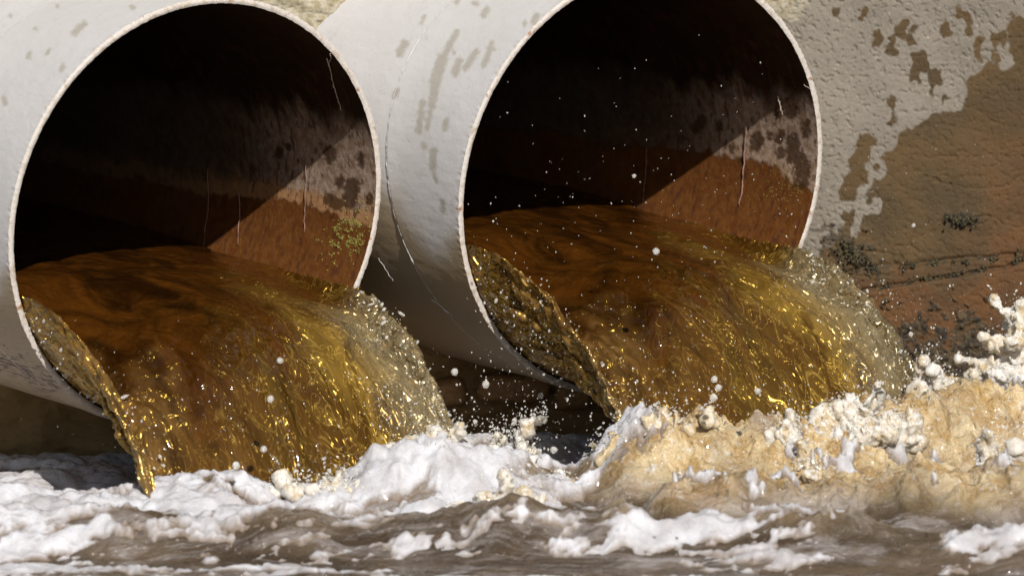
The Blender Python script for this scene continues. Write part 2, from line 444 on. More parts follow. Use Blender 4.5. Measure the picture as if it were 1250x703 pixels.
# ------------------------------------------------------------------ wall with the two pipe holes
def build_wall():
    xs = np.concatenate([np.linspace(-9, -1.7, 16)[:-1], np.arange(-1.7, .62, .0075), np.arange(.62, 1.32, .0024), np.linspace(1.33, 9, 18)])
    zs = np.concatenate([np.linspace(-1.6, -.62, 6)[:-1], np.arange(-.62, .95, .0030), np.linspace(.96, 2.1, 9)])
    X, Z = np.meshgrid(xs, zs, indexing='ij')
    Y = np.full_like(X, WALL_Y)
    V = np.stack([X, Y, Z], -1).reshape(-1, 3)
    pp = proj(V); px, py = pp[:, 0], pp[:, 1]
    x, z = V[:, 0], V[:, 2]
    # ---- stains, in wall coordinates
    by = np.array([-400, -60, 0, 22, 60, 85, 100, 135, 150, 172, 195, 235, 262, 300, 340, 420, 900])
    bx = np.array([1330, 1275, 1258, 1236, 1224, 1196, 1160, 1160, 1120, 1092, 1062, 1052, 1034, 1010, 985, 940, 700])
    b = np.interp(py, by, bx)
    nz = 26 * fbm(x * 9, z * 5.5, 1.5, 3) + 9 * fbm(x * 34, z * 17, 4, 2)
    wet = sstep(-3.0, 3.0, px - b + nz - 4)
    spots = [((1045, 215), (1052, 200), 13), ((1057, 170), (1055, 205), 10), ((1035, 240), (1045, 205), 9), ((1104, 32), (1100, 42), 7), ((1070, 40), (1070, 50), 5),
             ((1090, 50), (1088, 62), 6), ((1155, 34), (1156, 40), 6), ((1113, 38), (1112, 50), 6), ((1127, 70), (1128, 85), 7), ((1140, 95), (1148, 118), 10),
             ((1118, 70), (1120, 95), 6), ((1180, 20), (1184, 40), 5), ((1195, 50), (1195, 68), 5), ((1220, 45), (1222, 75), 8), ((1090, 125), (1088, 150), 5),
             ((1040, 240), (1040, 242), 5), ((1035, 265), (1036, 272), 8), ((1047, 172), (1048, 176), 4), ((1170, 10), (1172, 16), 5), ((1242, 30), (1245, 60), 12),
             ((1022, 13), (1023, 16), 4), ((1058, 12), (1057, 20), 4)]
    wob = 6.5 * fbm(x * 42, z * 34, 2.2, 3)
    for a, c, r in spots:
        dd, _ = seg_dist(pp, a, c); wet = np.maximum(wet, sstep(1.5, -1.5, dd - r + wob))
    dry = [((1069, 204), (1070, 206), 11), ((1056, 250), (1062, 252), 13), ((1048, 262), (1040, 285), 5), ((1160, 108), (1163, 85), 9), ((1143, 130), (1146, 110), 6), ((1230, 80), (1222, 60), 6), ((1075, 185), (1082, 175), 4)]
    for a, c, r in dry:
        dd, _ = seg_dist(pp, a, c); wet = np.minimum(wet, 1 - sstep(1.5, -1.5, dd - r + wob))
    for a, r in (((1070, 204), 4.5), ((1061, 246), 4), ((1040, 241), 4.5)):
        dd, _ = seg_dist(pp, a, a); wet = np.maximum(wet, sstep(1.2, -1.2, dd - r))
    iron = np.clip(sstep(1120, 1290, px + 60 * fbm(x * 4, z * 4, 3, 3)) * sstep(60, 260, py) + sstep(318, 352, py + 22 * fbm(x * 7, z * 7, 8, 3)), 0, 1)
    # ledge lines: two irregular cracks, rising a little to the right
    l1 = 331 - (px - 1030) * .085 + 5 * fbm(x * 9, 0, 3.3, 3)
    l2 = 352 - (px - 1070) * .17 + 3 * fbm(x * 12, 0, 7.3, 3)
    crack1 = np.exp(-((py - l1) / 2.6) ** 2) * (px > 990)
    crack2 = np.exp(-((py - l2) / 2.0) ** 2) * (px > 1050)
    mossn = fbm(x * 22, z * 22, 6.1, 5, .65)
    moss = sstep(.0, .22, mossn + .5 * fbm(x * 60, z * 60, 3, 3) + (py - 392) / 50 + .05) * (py > 350)
    moss = np.maximum(moss, crack1 * sstep(-.25, .1, fbm(x * 26, z * 10, 1.1, 3)))
    moss = np.maximum(moss, crack2 * sstep(-.2, .15, fbm(x * 30, z * 10, 5.1, 3)))
    dd, _ = seg_dist(pp, (1160, 268), (1188, 268)); moss = np.maximum(moss, sstep(3, -3, dd - 8 + 7 * fbm(x * 60, z * 60, 0, 3)))
    dd, _ = seg_dist(pp, (1020, 295), (1062, 325)); moss = np.maximum(moss, .8 * sstep(4, -4, dd - 14 + 26 * fbm(x * 40, z * 40, 9, 3)))
    moss = np.where(px < 985, 0, moss)
    mortar = sstep(560, 420, px) * sstep(120, 60, py)
    mortar = np.maximum(mortar, .7 * sstep(18, 0, np.hypot(px - 958, py - 4) - 16 + 14 * fbm(x * 30, z * 30, 3, 3)))
    shade = sstep(960, 900, px) * sstep(330, 420, py)
    # ---- relief
    rough_area = sstep(.9, .2, wet) * .5 + .5
    hgt = .0024 * fbm(x * 12, z * 12, 0, 3) + .0010 * fbm(x * 80, z * 80, 3, 3) * rough_area
    pit = sstep(.34, .55, fbm(x * 75, z * 85, 9, 3, .6)) + sstep(.88, 1.0, ridged(x * 34 + .4 * fbm(x * 60, z * 60, 1, 2), z * 40, 2, 1)) * sstep(.0, .25, fbm(x * 16, z * 16, 5, 2))
    hgt -= .0046 * np.clip(pit, 0, 1.2) * (rough_area * .8 + .15)
    cr = sstep(.93, 1.0, ridged(x * 5 + .3 * fbm(x * 20, z * 20, 1, 2), z * 9, 4, 1)) * sstep(0, .3, fbm(x * 3.1, z * 3.1, 5, 2))
    hgt -= .0035 * cr
    hgt += .010 * sstep(-3, 2, py - l1) * (px > 990) + .009 * sstep(-2, 2, py - l2) * (px > 1050)
    hgt -= .012 * (crack1 + crack2)
    hgt += .006 * moss * np.abs(mossn) * 2
    hgt += .008 * mortar * fbm(x * 30, z * 30, 7, 4)
    hgt += .02 * shade * fbm(x * 7, z * 11, 2, 3)
    V[:, 1] -= hgt
    # ---- holes
    inside = np.zeros(len(V), bool)
    for p in PIPES.values():
        q = V - p['c']; u = q @ E1; v = q @ E2; r = np.hypot(u, v)
        Rm = p['R'] - .008
        ins = r < Rm
        p['_ins'] = (ins, u, v, r, Rm)
        inside |= ins
    nu, nv = X.shape
    F = grid_faces(nu, nv)
    F = F[~inside[F].all(1)]
    used = np.zeros(len(V), bool); used[F.ravel()] = True
    for p in PIPES.values():
        ins, u, v, r, Rm = p['_ins']
        i = np.where(ins & used)[0]
        # move onto the cylinder, staying in the wall plane (solve along the in-plane radial direction)
        c = p['c']; t = (WALL_Y - c[1]) / D[1]; w0 = c + D * t
        dirv = V[i] - w0; dirv[:, 1] = 0
        a = np.hypot(dirv @ E1, (dirv @ E2))
        V[i] = w0 + dirv * (Rm / np.maximum(a, 1e-6))[:, None]
    at = dict(wet=wet, iron=iron, moss=moss, mortar=mortar, shade=shade)
    V, F, at = compact(V, F, at)
    root = empty("concrete_wall", (0, WALL_Y, POOL), label="weathered concrete wall behind the pipes, grey above and stained wet orange brown at right", cat="wall")
    o = link("wall_face", mesh_np("wall_face", V - np.array([0, WALL_Y, POOL]), F[:, ::-1], attrs=at), M['wall'], root)
    # thick body behind the face, kept clear of the bores
    m = {}
    for nm, x0, x1, z0, z1, y0, y1 in (("wall_top", -9, 9, 2.1, 2.2, WALL_Y - .05, WALL_Y + .6),):
        V8 = np.array([[x, y, z] for x in (x0, x1) for y in (y0, y1) for z in (z0, z1)])
        F8 = np.array([[0, 1, 3, 2], [4, 6, 7, 5], [0, 4, 5, 1], [2, 3, 7, 6], [0, 2, 6, 4], [1, 5, 7, 3]])
        at8 = {k_: np.zeros(8) for k_ in ('wet', 'iron', 'moss', 'mortar', 'shade')}
        link("coping", mesh_np(nm, V8 - np.array([0, WALL_Y, POOL]), F8, smooth=False, attrs=at8), M['wall'], root)
    # moss clumps: too many to count
    cs, rs = [], []
    def wall_pt(a, b_, out=.004):
        p = P_y(a, b_, WALL_Y - .012 - out); return p
    for _ in range(2200):
        a = random.uniform(1000, 1262); b_ = random.gauss(0, 1)
        k_ = random.random()
        if k_ < .22:
            y_ = 331 - (a - 1030) * .085 + b_ * 3
            if perlin(a * .06, 3.3) < -.05: continue
        elif k_ < .40:
            if a < 1060: continue
            y_ = 352 - (a - 1070) * .17 + b_ * 3
            if perlin(a * .07, 9.3) < -.05: continue
        elif k_ < .48:
            a = random.gauss(1174, 9); y_ = random.gauss(268, 4)
        elif k_ < .55:
            a = random.gauss(1040, 14); y_ = 310 + (a - 1040) * .5 + b_ * 7
        else:
            y_ = random.uniform(360, 475)
            if perlin(a * .03, y_ * .03, 2) + (y_ - 430) / 90 < .1 * random.random(): continue
        cs.append(wall_pt(a, y_, 0)); rs.append(.0010 + .0030 * random.random() ** 2)
    V_, F_ = blobs(cs, rs)
    V_ += .0012 * np.stack([fbm(V_[:, 0] * 300, V_[:, 2] * 300, k_, 2) for k_ in (1, 2, 3)], -1)
    link("moss", mesh_np("moss", V_ - np.array([0, WALL_Y, POOL]), F_, smooth=False), M['moss'], root, kind="stuff")
    # course of rough stones under the pipes
    for a, y_, w, h in ((628, 473, 92, 34), (700, 480, 44, 40), (548, 478, 44, 36)):
        c = P_y(a, y_, WALL_Y - .02)
        Vb, Fb = ICO3
        q = np.sign(Vb) * np.abs(Vb) ** .45
        q = q * np.array([w * K / 2, .045, h * K / 2])
        q += .006 * np.stack([fbm(q[:, 0] * 20 + a, q[:, 2] * 20, k_, 3) for k_ in (1, 2, 3)], -1)
        link("stone", mesh_np("stone", q + c - np.array([0, WALL_Y, POOL]), Fb), M['stone'], root)
build_wall()

# ------------------------------------------------------------------ pipes
def cyl_pts(p, R, s, a):
    s, a = np.broadcast_arrays(s, a)
    return p['c'] + (R * np.cos(a))[..., None] * E1 + (R * np.sin(a))[..., None] * E2 + s[..., None] * D
def mouth_s(p, a):
    return p['m1'] * np.cos(a) + p['m2'] * np.sin(a)
def cyl_from_px(p, px, py, R, near=True, Smin=-3):
    """photograph pixel -> (angle, s) on the pipe's cylinder of radius R; near side = outside, far side = inside"""
    o = BACK * D0; v = P(px, py, 0) - o; q = o - p['c']
    A = (v @ E1) ** 2 + (v @ E2) ** 2; B = 2 * ((q @ E1) * (v @ E1) + (q @ E2) * (v @ E2)); C = (q @ E1) ** 2 + (q @ E2) ** 2 - R * R
    disc = B * B - 4 * A * C
    if disc < 0: disc = 0
    t = (-B + (-1 if near else 1) * math.sqrt(disc)) / (2 * A)
    h = q + v * t
    return math.atan2(h @ E2, h @ E1), h @ D
def tube(pts, radii, n=7):
    pts = np.asarray(pts, float); m = len(pts)
    T = np.gradient(pts, axis=0); T /= np.linalg.norm(T, axis=1)[:, None] + 1e-9
    ref = np.array([.3, .2, .93]); A = np.cross(T, ref); A /= np.linalg.norm(A, axis=1)[:, None] + 1e-9
    B = np.cross(T, A)
    ang = np.linspace(0, 2 * np.pi, n, endpoint=False)
    V = pts[:, None] + np.asarray(radii)[:, None, None] * (np.cos(ang)[None, :, None] * A[:, None] + np.sin(ang)[None, :, None] * B[:, None])
    V = V.reshape(-1, 3)
    F = []
    for i in range(m - 1):
        for j in range(n):
            j2 = (j + 1) % n
            F.append([i * n + j, i * n + j2, (i + 1) * n + j2, (i + 1) * n + j])
    V = np.vstack([V, pts[0], pts[-1]])
    for j in range(n):
        F.append([m * n, (j + 1) % n, j, j]); F.append([m * n + 1, (m - 1) * n + j, (m - 1) * n + (j + 1) % n, (m - 1) * n + (j + 1) % n])
    Q = [f for f in F[:-2 * n]]
    me = bpy.data.meshes.new("tube"); me.from_pydata(V.tolist(), [], Q + [f[:3] for f in F[-2 * n:]]); me.update()
    me.polygons.foreach_set("use_smooth", np.ones(len(me.polygons), bool))
    return me

def build_pipe(key, label):
    p = PIPES[key]; R = p['R']; c = p['c']
    root = empty("drain_pipe", c - E2 * R, label=label, cat="pipe", group="large round drain pipes in the wall")
    org = np.array(root.location)
    na = 1180
    a = np.linspace(0, 2 * np.pi, na, endpoint=False)
    # --- outer shell: a sleeve near the mouth, ending in a raised joint
    s = np.concatenate([[-3.2, -2.0, -1.2], np.arange(-.86, -.004, .0034), [0]])
    Sg, Ag = np.meshgrid(s, a, indexing='xy')
    S = np.where(Sg > -.9, Sg + mouth_s(p, Ag) * sstep(-.9, -.3, Sg), Sg)
    # the joint runs a little skew round the pipe
    sj = seam_s(p, Ag)
    collar = .0045 * sstep(-.004, .004, Sg * 1.0 + (S - Sg) - sj)
    r = R - .0045 + collar + .0012 * fbm(np.cos(Ag) * 3, np.sin(Ag) * 3, Sg * 3, 3) + .0005 * fbm(np.cos(Ag) * 22, np.sin(Ag) * 22, Sg * 22, 3)
    r = r + .0020 * fbm(np.cos(Ag) * 60, np.sin(Ag) * 60, Sg * 20, 2) * np.exp(-(Sg / .012) ** 2)
    V = (c + (r * np.cos(Ag))[..., None] * E1 + (r * np.sin(Ag))[..., None] * E2 + S[..., None] * D).reshape(-1, 3)
    pp = proj(V); X, Y = pp[:, 0], pp[:, 1]
    ang = Ag.ravel(); ss = Sg.ravel()
    wob = 2.0 * fbm(ang * 40, ss * 60, 2.2, 3)
    wet = np.zeros(len(V)); rust = np.zeros(len(V))
    if key == 'right':
        sp = [((557, 40), (540, 72), 4), ((540, 72), (531, 100), 7), ((532, 96), (527, 130), 5), ((527, 130), (521, 158), 3), ((516, 126), (511, 160), 4), ((581, 63), (568, 84), 4),
              ((561, 75), (555, 90), 4.5), ((600, 53), (591, 80), 3.5), ((596, 60), (603, 60), 2.5), ((553, 63), (554, 65), 2.5), ((545, 146), (543, 158), 3), ((529, 185), (528, 205), 4.5), ((528, 205), (533, 222), 2.5),
              ((594, 12), (590, 19), 4), ((578, 4), (582, 5), 3), ((559, 0), (557, 3), 3), ((494, 54), (488, 66), 5), ((518, 20), (514, 29), 2), ((641, 28), (640, 32), 2.5), ((655, 20), (652, 27), 4),
              ((540, 245), (541, 258), 3), ((517, 175), (519, 180), 3), ((485, 110), (482, 118), 3)]
    else:
        sp = [((103, 29), (99, 34), 3.5), ((98, 33), (91, 41), 4), ((161, 9), (162, 10), 3), ((60, 62), (58, 65), 2.5), ((36, 66), (35, 70), 3), ((77, 81), (75, 85), 3), ((43, 35), (44, 36), 2), ((70, 7), (70, 8), 2), ((12, 19), (13, 20), 2), ((5, 120), (6, 126), 3)]
    for q0, q1, rr in sp:
        dd, _ = seg_dist(pp, q0, q1); wet = np.maximum(wet, sstep(2.4, -2.4, dd - rr + wob))
    front = ((V - c) @ BACK) * 0 + (np.cos(ang) * (E1 @ BACK) + np.sin(ang) * (E2 @ BACK))
    wet *= (front > 0)
    low = sstep(-.08, -.34, np.sin(ang) + .22 * fbm(ang * 2, ss * 3, 1, 3))      # silt-stained underside
    grime = .95 * low
    if key == 'left':
        dd, _ = seg_dist(pp, (-5, 436), (62, 468)); n_ = fbm(ang * 60, ss * 18, 5, 4, .7)
        rust = sstep(.0, .35, n_ + .25 - dd / 26) * (front > 0)
        low2 = sstep(.25, .6, fbm(ang * 70, ss * 20, 3, 3)) * sstep(-.1, -.3, np.sin(ang)) * .2
        rust = np.maximum(rust, low2)
    edge = np.exp(-(ss / .010) ** 2) * .25
    grime = np.maximum(grime, edge * sstep(0, .4, fbm(ang * 30, ss * 30, 2, 3)))
    F = grid_faces(na, len(s), closed_u=True)
    link("pipe_shell", mesh_np("pipe_shell", V - org, F, attrs=dict(wet=wet, grime=grime, rust=rust)), M['outer'], root)
    # --- cut edge
    nr = 5
    Rin = R - .0135
    fr = np.linspace(0, 1, nr)
    G, A2 = np.meshgrid(fr, a, indexing='xy')
    jag = .0010 * fbm(np.cos(A2) * 33, np.sin(A2) * 33, 3, 4, .65) * G
    rr = np.where(G < .01, R + .0, R + (Rin - R) * G) + jag * (G > .01)
    rr[:, 0] = r[:, -1]
    ex = .0025 * np.sin(G * np.pi)
    V2 = cyl_pts(p, 1, 0, A2) * 0 + c + (rr * np.cos(A2))[..., None] * E1 + (rr * np.sin(A2))[..., None] * E2 + (mouth_s(p, A2) + ex)[..., None] * D
    link("rim", mesh_np("rim", V2.reshape(-1, 3) - org, grid_faces(na, nr, closed_u=True)), M['rim'], root)
    # --- lining
    s3 = np.concatenate([[-3.2, -2.6, -2.1, -1.7], np.arange(-1.5, -.6, .012), np.arange(-.6, -.003, .0038), [0]])
    Sg, Ag = np.meshgrid(s3, a, indexing='xy')
    S3 = Sg + mouth_s(p, Ag) * sstep(-.9, -.3, Sg)
    rin = (Rin + jag[:, -1:] * np.exp(Sg / .006)) + .0008 * fbm(np.cos(Ag) * 9, np.sin(Ag) * 9, Sg * 9, 3)
    V3 = (c + (rin * np.cos(Ag))[..., None] * E1 + (rin * np.sin(Ag))[..., None] * E2 + S3[..., None] * D).reshape(-1, 3)
    pp = proj(V3); ang = Ag.ravel(); ss = Sg.ravel()
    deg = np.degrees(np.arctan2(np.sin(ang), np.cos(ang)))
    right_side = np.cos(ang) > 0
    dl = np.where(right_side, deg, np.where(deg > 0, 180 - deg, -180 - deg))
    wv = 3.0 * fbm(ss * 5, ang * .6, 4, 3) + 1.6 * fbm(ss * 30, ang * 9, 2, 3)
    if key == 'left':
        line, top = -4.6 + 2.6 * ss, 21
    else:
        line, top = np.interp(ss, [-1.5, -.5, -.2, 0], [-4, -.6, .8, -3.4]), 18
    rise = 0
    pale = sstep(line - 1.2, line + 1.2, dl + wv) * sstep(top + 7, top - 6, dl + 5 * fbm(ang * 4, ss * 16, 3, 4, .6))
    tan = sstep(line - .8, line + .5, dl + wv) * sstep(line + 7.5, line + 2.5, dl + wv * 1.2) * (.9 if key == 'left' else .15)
    lowm = sstep(line + .8, line - .8, dl + wv)
    wob = 2.4 * fbm(ang * 50, ss * 50, 2.2, 3)
    blotch = np.zeros(len(V3))
    if key == 'left':
        bl = [((403, 185), (402, 193), 7), ((417, 220), (415, 223), 6), ((430, 225), (427, 245), 9), ((404, 244), (412, 250), 8), ((452, 240), (451, 246), 4), ((341, 186), (340, 189), 6), ((352, 178), (353, 180), 3), ((440, 190), (441, 200), 4)]
    else:
        bl = [((963, 128), (966, 136), 9), ((950, 125), (950, 138), 5), ((925, 168), (923, 178), 7), ((953, 165), (952, 172), 5), ((968, 170), (968, 192), 8), ((954, 183), (954, 189), 5), ((979, 200), (979, 222), 8), ((893, 180), (893, 184), 3.5), ((857, 148), (850, 156), 7), ((980, 195), (982, 215), 7), ((940, 163), (940, 168), 3), ((878, 150), (878, 156), 4), ((905, 196), (905, 198), 3), ((985, 150), (984, 165), 4)]
    for q0, q1, rr_ in bl:
        dd, _ = seg_dist(pp, q0, q1); blotch = np.maximum(blotch, .85 * sstep(2.6, -1.8, dd - rr_ + 1.5 * wob))
    blotch *= right_side
    sn = fbm(ang * 10, ss * 60, 8, 3, .6)
    streak = sstep(.28, .6, sn + .25 * fbm(ang * 60, ss * 100, 2, 2)) * .75
    pale *= .22 + .78 * sstep(-.62, -.24, ss); tan *= .5 + .5 * sstep(-1.0, -.3, ss)  # pale band dimmed further in, painting the shade of the bore
    F = grid_faces(na, len(s3), closed_u=True)[:, ::-1]
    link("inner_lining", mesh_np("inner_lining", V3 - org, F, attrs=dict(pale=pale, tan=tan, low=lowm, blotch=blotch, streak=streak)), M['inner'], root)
    # --- far end, deep in the dark
    ring = cyl_pts(p, Rin + .004, -3.15, a[::20]); n = len(ring)
    me = bpy.data.meshes.new("end"); me.from_pydata((ring - org).tolist(), [], [list(range(n))]); me.update()
    link("end_plate", me, M['inner'], root)
    # --- raised bead of the joint
    ab = np.linspace(0, 2 * np.pi, 700)
    wv2 = .0012 * fbm(np.cos(ab) * 20, np.sin(ab) * 20, 2, 3)
    pts = c + ((R - .0030 + wv2) * np.cos(ab))[:, None] * E1 + ((R - .0030 + wv2) * np.sin(ab))[:, None] * E2 + (seam_s(p, ab) + wv2 * 2)[:, None] * D
    rad = .0022 + .0014 * fbm(np.cos(ab) * 35, np.sin(ab) * 35, 6, 3)
    link("joint_bead", tube(pts - org, np.clip(rad, .0008, .01), 8), M['outer'], root)
    return root, org

def seam_s(p, a):
    # s of the joint as a smooth function of angle, through points read on the right-hand pipe
    v = SEAM[0] + SEAM[1] * np.cos(a) + SEAM[2] * np.sin(a)
    return -.10 - np.logaddexp(0, (-.10 - v) / .02) * .02
_pr = PIPES['right']
_pt = [(543, 2), (512, 62), (481, 120), (471, 200), (478, 270), (505, 328), (551, 385)]
_as = [cyl_from_px(_pr, x, y, _pr['R'], True) for x, y in _pt]
_A = np.array([[1, math.cos(a), math.sin(a)] for a, s in _as]); _b = np.array([s for a, s in _as])
SEAM = np.linalg.lstsq(_A, _b, rcond=None)[0]
print("seam", SEAM, _b)

pl, org_l = build_pipe('left', "left of the two large pale grey pipes, with yellow algae inside its right edge")
pr_, org_r = build_pipe('right', "right one of two large pale grey pipes, with dark drip marks on its flank")

def strand(name, key, pts, r, root, org, mat, near=False, lift=.004, n=6):
    p = PIPES[key]; Rr = (p['R'] + lift) if near else (p['R'] - .0135 - lift)
    q = []
    for (x, y) in pts:
        a, s = cyl_from_px(p, x, y, Rr, near)
        q.append(p['c'] + Rr * math.cos(a) * E1 + Rr * math.sin(a) * E2 + s * D)
    q = np.array(q)
    t = np.linspace(0, len(q) - 1, len(q) * 5)
    q = np.stack([np.interp(t, np.arange(len(q)), q[:, i]) for i in range(3)], -1)
    q += .0030 * np.stack([fbm(t * 2.3, k_ + r * 1000, 3, 3) for k_ in (1, 2, 3)], -1)
    rad = r * np.clip(1 + 1.3 * fbm(t * 3.2, 4, 4, 2), .25, 3) * np.linspace(1, .55, len(t))
    return link(name, tube(q - org, rad, n), mat, root)
strand("root", 'left', [(399, 72), (404, 88), (407, 104), (411, 116), (414, 128), (417, 136)], .0016, pl, org_l, M['root'])
strand("root", 'left', [(403, 66), (404, 72), (402, 78)], .0010, pl, org_l, M['root'])
strand("root", 'right', [(949, 118), (952, 127), (955, 140)], .0019, pr_, org_r, M['root'])
strand("root", 'right', [(981, 103), (990, 110)], .0008, pr_, org_r, M['root'])
crust = mat_plain("mineral_crust", (.34, .20, .15), .6)
strand("drip_crust", 'left', [(292, 236), (293, 262), (290, 298)], .0014, pl, org_l, crust)
strand("drip_crust", 'left', [(254, 205), (254, 255), (248, 303)], .0010, pl, org_l, crust)
strand("drip_crust", 'left', [(372, 180), (374, 215), (372, 255), (371, 285)], .0012, pl, org_l, crust)
strand("drip_crust", 'right', [(911, 152), (909, 190), (906, 225), (902, 252)], .0022, pr_, org_r, crust)
strand("drip_crust", 'right', [(790, 180), (788, 215), (785, 245)], .0012, pr_, org_r, crust)
strand("scratch_ridge", 'right', [(462, 315), (470, 328), (480, 343)], .0009, pr_, org_r, M['outer'], near=True, lift=0)
strand("scratch_ridge", 'right', [(527, 366), (540, 375), (552, 385)], .0012, pr_, org_r, M['outer'], near=True, lift=0)
# algae on the lining of the left pipe
cs, rs = [], []
p = PIPES['left']
for _ in range(2600):
    x = random.gauss(428, 15); y = 285 + (428 - x) * .55 + random.gauss(0, 14)
    if x > 452: continue
    Rr = p['R'] - .0135
    a_, s_ = cyl_from_px(p, x, y, Rr, False)
    if s_ > mouth_s(p, a_) or float(fbm(x * .12, y * .12, 0, 3)) < -.05 + .3 * random.random(): continue
    cs.append(cyl_pts(p, Rr, np.array(s_), np.array(a_))); rs.append(.0006 + .0022 * random.random() ** 2)
V_, F_ = blobs(cs, rs)
link("algae", mesh_np("algae", V_ - org_l, F_, smooth=False), M['algae'], pl, kind="stuff", label="speckled yellow algae on the lining")
cs, rs = [], []
p = PIPES['right']
for _ in range(150):
    x = random.gauss(955, 17); y = 228 + random.gauss(0, 14)
    Rr = p['R'] - .0135
    a_, s_ = cyl_from_px(p, x, y, Rr, False)
    if s_ > mouth_s(p, a_) - .005: continue
    cs.append(cyl_pts(p, Rr, np.array(s_), np.array(a_))); rs.append(random.uniform(.0006, .0018))
V_, F_ = blobs(cs, rs)
link("algae", mesh_np("algae", V_ - org_r, F_, smooth=False), M['algae'], pr_, kind="stuff", label="thin specks of yellow algae on the lining")

# ------------------------------------------------------------------ the two streams
BEADS = []
def build_stream(key, label):
    p = PIPES[key]; c = p['c']; R = p['R'] - .0135 - .003; g = p['g']
    lev = p['lev']; tilt = p['tilt']
    def top(s, x):
        """height of the water surface above the axis, e2 units"""
        h = lev + tilt * x / .45 * sstep(-.9, 0, s) + .016 * sstep(-.1, -1.3, s)
        h = h - .020 * sstep(-.30, .02, s)
        ramp_ = sstep(-.9, .1, s)
        h = h + (.003 + .009 * ramp_) * fbm(s * 4, x * 6, 1, 3) + .0022 * fbm(s * 12, x * 22, 5, 3)
        rl = sstep(-.42, .05, s)
        h = h - rl * (.19 * sstep(.05, -.50, x) + .02 * np.exp(-np.clip(.44 - x, 0, 9) / .06))
        return h
    def shape(si, X, Z):
        # the lower left of the jet draws in as it falls, the right edge spreads
        X = np.asarray(X, float); Z = np.asarray(Z, float)
        X = X * np.where(X > 0, 1 + .10 * si, 1 - .30 * si)
        Z = lev + (Z - lev) * (1 - .42 * sstep(0, .6, si))
        return X, Z
    # cross sections along the flow
    ns = 420
    s = np.linspace(-2.2, .86, ns)
    nt = 190
    # section outline: top left -> right, then the arc back
    Vs = []
    t01 = np.linspace(0, 1, nt)
    for si in s:
        xL = -math.sqrt(R * R - (lev - tilt) ** 2); xR = math.sqrt(R * R - (lev + tilt) ** 2)
        aL = math.atan2(lev - tilt, xL); aR = math.atan2(lev + tilt, xR)
        xx = xL + (xR - xL) * t01
        tp = top(si, xx)
        tp = np.maximum(tp, -np.sqrt(np.maximum(R * R - xx * xx, 0)) + .016)
        tp[0] = lev - tilt
        if aL > 0: aL -= 2 * math.pi
        aa = np.linspace(aR, aL, nt)[1:-1]
        bx_, bz_ = R * np.cos(aa), R * np.sin(aa)
        X = np.concatenate([xx, bx_]); Z = np.concatenate([tp, bz_])
        if si > 0:
            X, Z = shape(si, X, Z)
            # ragged long folds on the sides
            ed = np.abs(X) / R
            X = X + .020 * sstep(0, .25, si) * fbm(si * 9, X * 3, Z * 9, 3) * ed
            Z = Z + .016 * sstep(0, .3, si) * fbm(si * 6, X * 9, 8, 3)
        so_ = np.full_like(X, si)
        a_ = np.arctan2(Z, X)
        off = p['m1'] * X / R + p['m2'] * Z / R
        so_ = so_ + off * sstep(-.5, 0, si)
        drop = g * max(si, 0) ** 2 + (.010 * si if si > 0 else 0)
        pt = c + X[:, None] * E1 + Z[:, None] * E2 + so_[:, None] * D - np.array([0, 0, drop])
        Vs.append(pt)
    V = np.array(Vs); m = V.shape[1]
    F = grid_faces(ns, m)
    # close the section loop and both ends
    i = np.arange(ns - 1)
    Fc = np.stack([i * m + m - 1, (i + 1) * m + m - 1, (i + 1) * m, i * m], -1)
    V = V.reshape(-1, 3)
    capc = [V[:m].mean(0), V[-m:].mean(0)]; nV = len(V)
    V = np.vstack([V, capc])
    j = np.arange(m)
    C0 = np.stack([np.full(m, nV), j, (j + 1) % m, (j + 1) % m], -1)
    base = (ns - 1) * m
    C1 = np.stack([np.full(m, nV + 1), base + (j + 1) % m, base + j, base + j], -1)
    T = np.concatenate([F[:, [0, 1, 2]], F[:, [0, 2, 3]], Fc[:, [0, 1, 2]], Fc[:, [0, 2, 3]], C0[:, :3], C1[:, :3]])
    # beads and threads thrown off along both edges
    bc, br = [], []
    for side in (-1, 1):
        for _ in range(150):
            si = random.random() ** .8 * .62
            hh = lev + side * tilt
            if side < 0 and _ > 60: continue
            if side < 0:
                # lower left lip: beads along the rim below the surface line and on the falling edge
                a0 = math.radians(random.uniform(204, 262))
                xx, zz = R * math.cos(a0), R * math.sin(a0)
                if random.random() < .5: si = abs(random.gauss(.02, .03))
            else:
                a0 = math.atan2(hh, math.sqrt(R * R - hh * hh)) - random.random() ** 2 * .5
                xx, zz = R * math.cos(a0), R * math.sin(a0)
            k_ = random.gauss(1.0, .012 + .03 * si)
            xx, zz = (float(v_) * k_ for v_ in shape(si, xx, zz))
            off = p['m1'] * xx / R + p['m2'] * zz / R
            q = c + xx * E1 + zz * E2 + (si + off) * D - np.array([0, 0, g * si * si + .01 * si])
            bc.append(q); br.append(random.uniform(.005, .0135) * (.7 + .5 * si))
        # long ropey strings following the fall
        for _ in range(26):
            if side < 0: a0 = math.radians(random.uniform(206, 255))
            else: a0 = math.atan2(lev + tilt, .45) - random.uniform(-.02, .35)
            s0 = random.uniform(0, .4); L = random.uniform(.05, .2); n_ = int(L / .004)
            ph = random.uniform(0, 50); rr_ = random.uniform(.003, .007)
            for q_ in range(n_):
                si = s0 + q_ * .004
                k_ = 1.004 + .018 * float(perlin(si * 9, ph))
                xx, zz = R * math.cos(a0), R * math.sin(a0)
                xx, zz = (float(v_) * k_ for v_ in shape(si, xx, zz))
                off = p['m1'] * xx / R + p['m2'] * zz / R
                bc.append(c + xx * E1 + zz * E2 + (si + off) * D - np.array([0, 0, g * si * si + .01 * si]))
                br.append(rr_ * (1 + .5 * float(perlin(si * 30, ph + 7))))
    Vb, Fb = blobs(bc, br)
    Va = np.vstack([V, Vb]); Fa = np.vstack([T, Fb + len(V)])
    V, F, N = remesh(Va, Fa, .0036, 5)
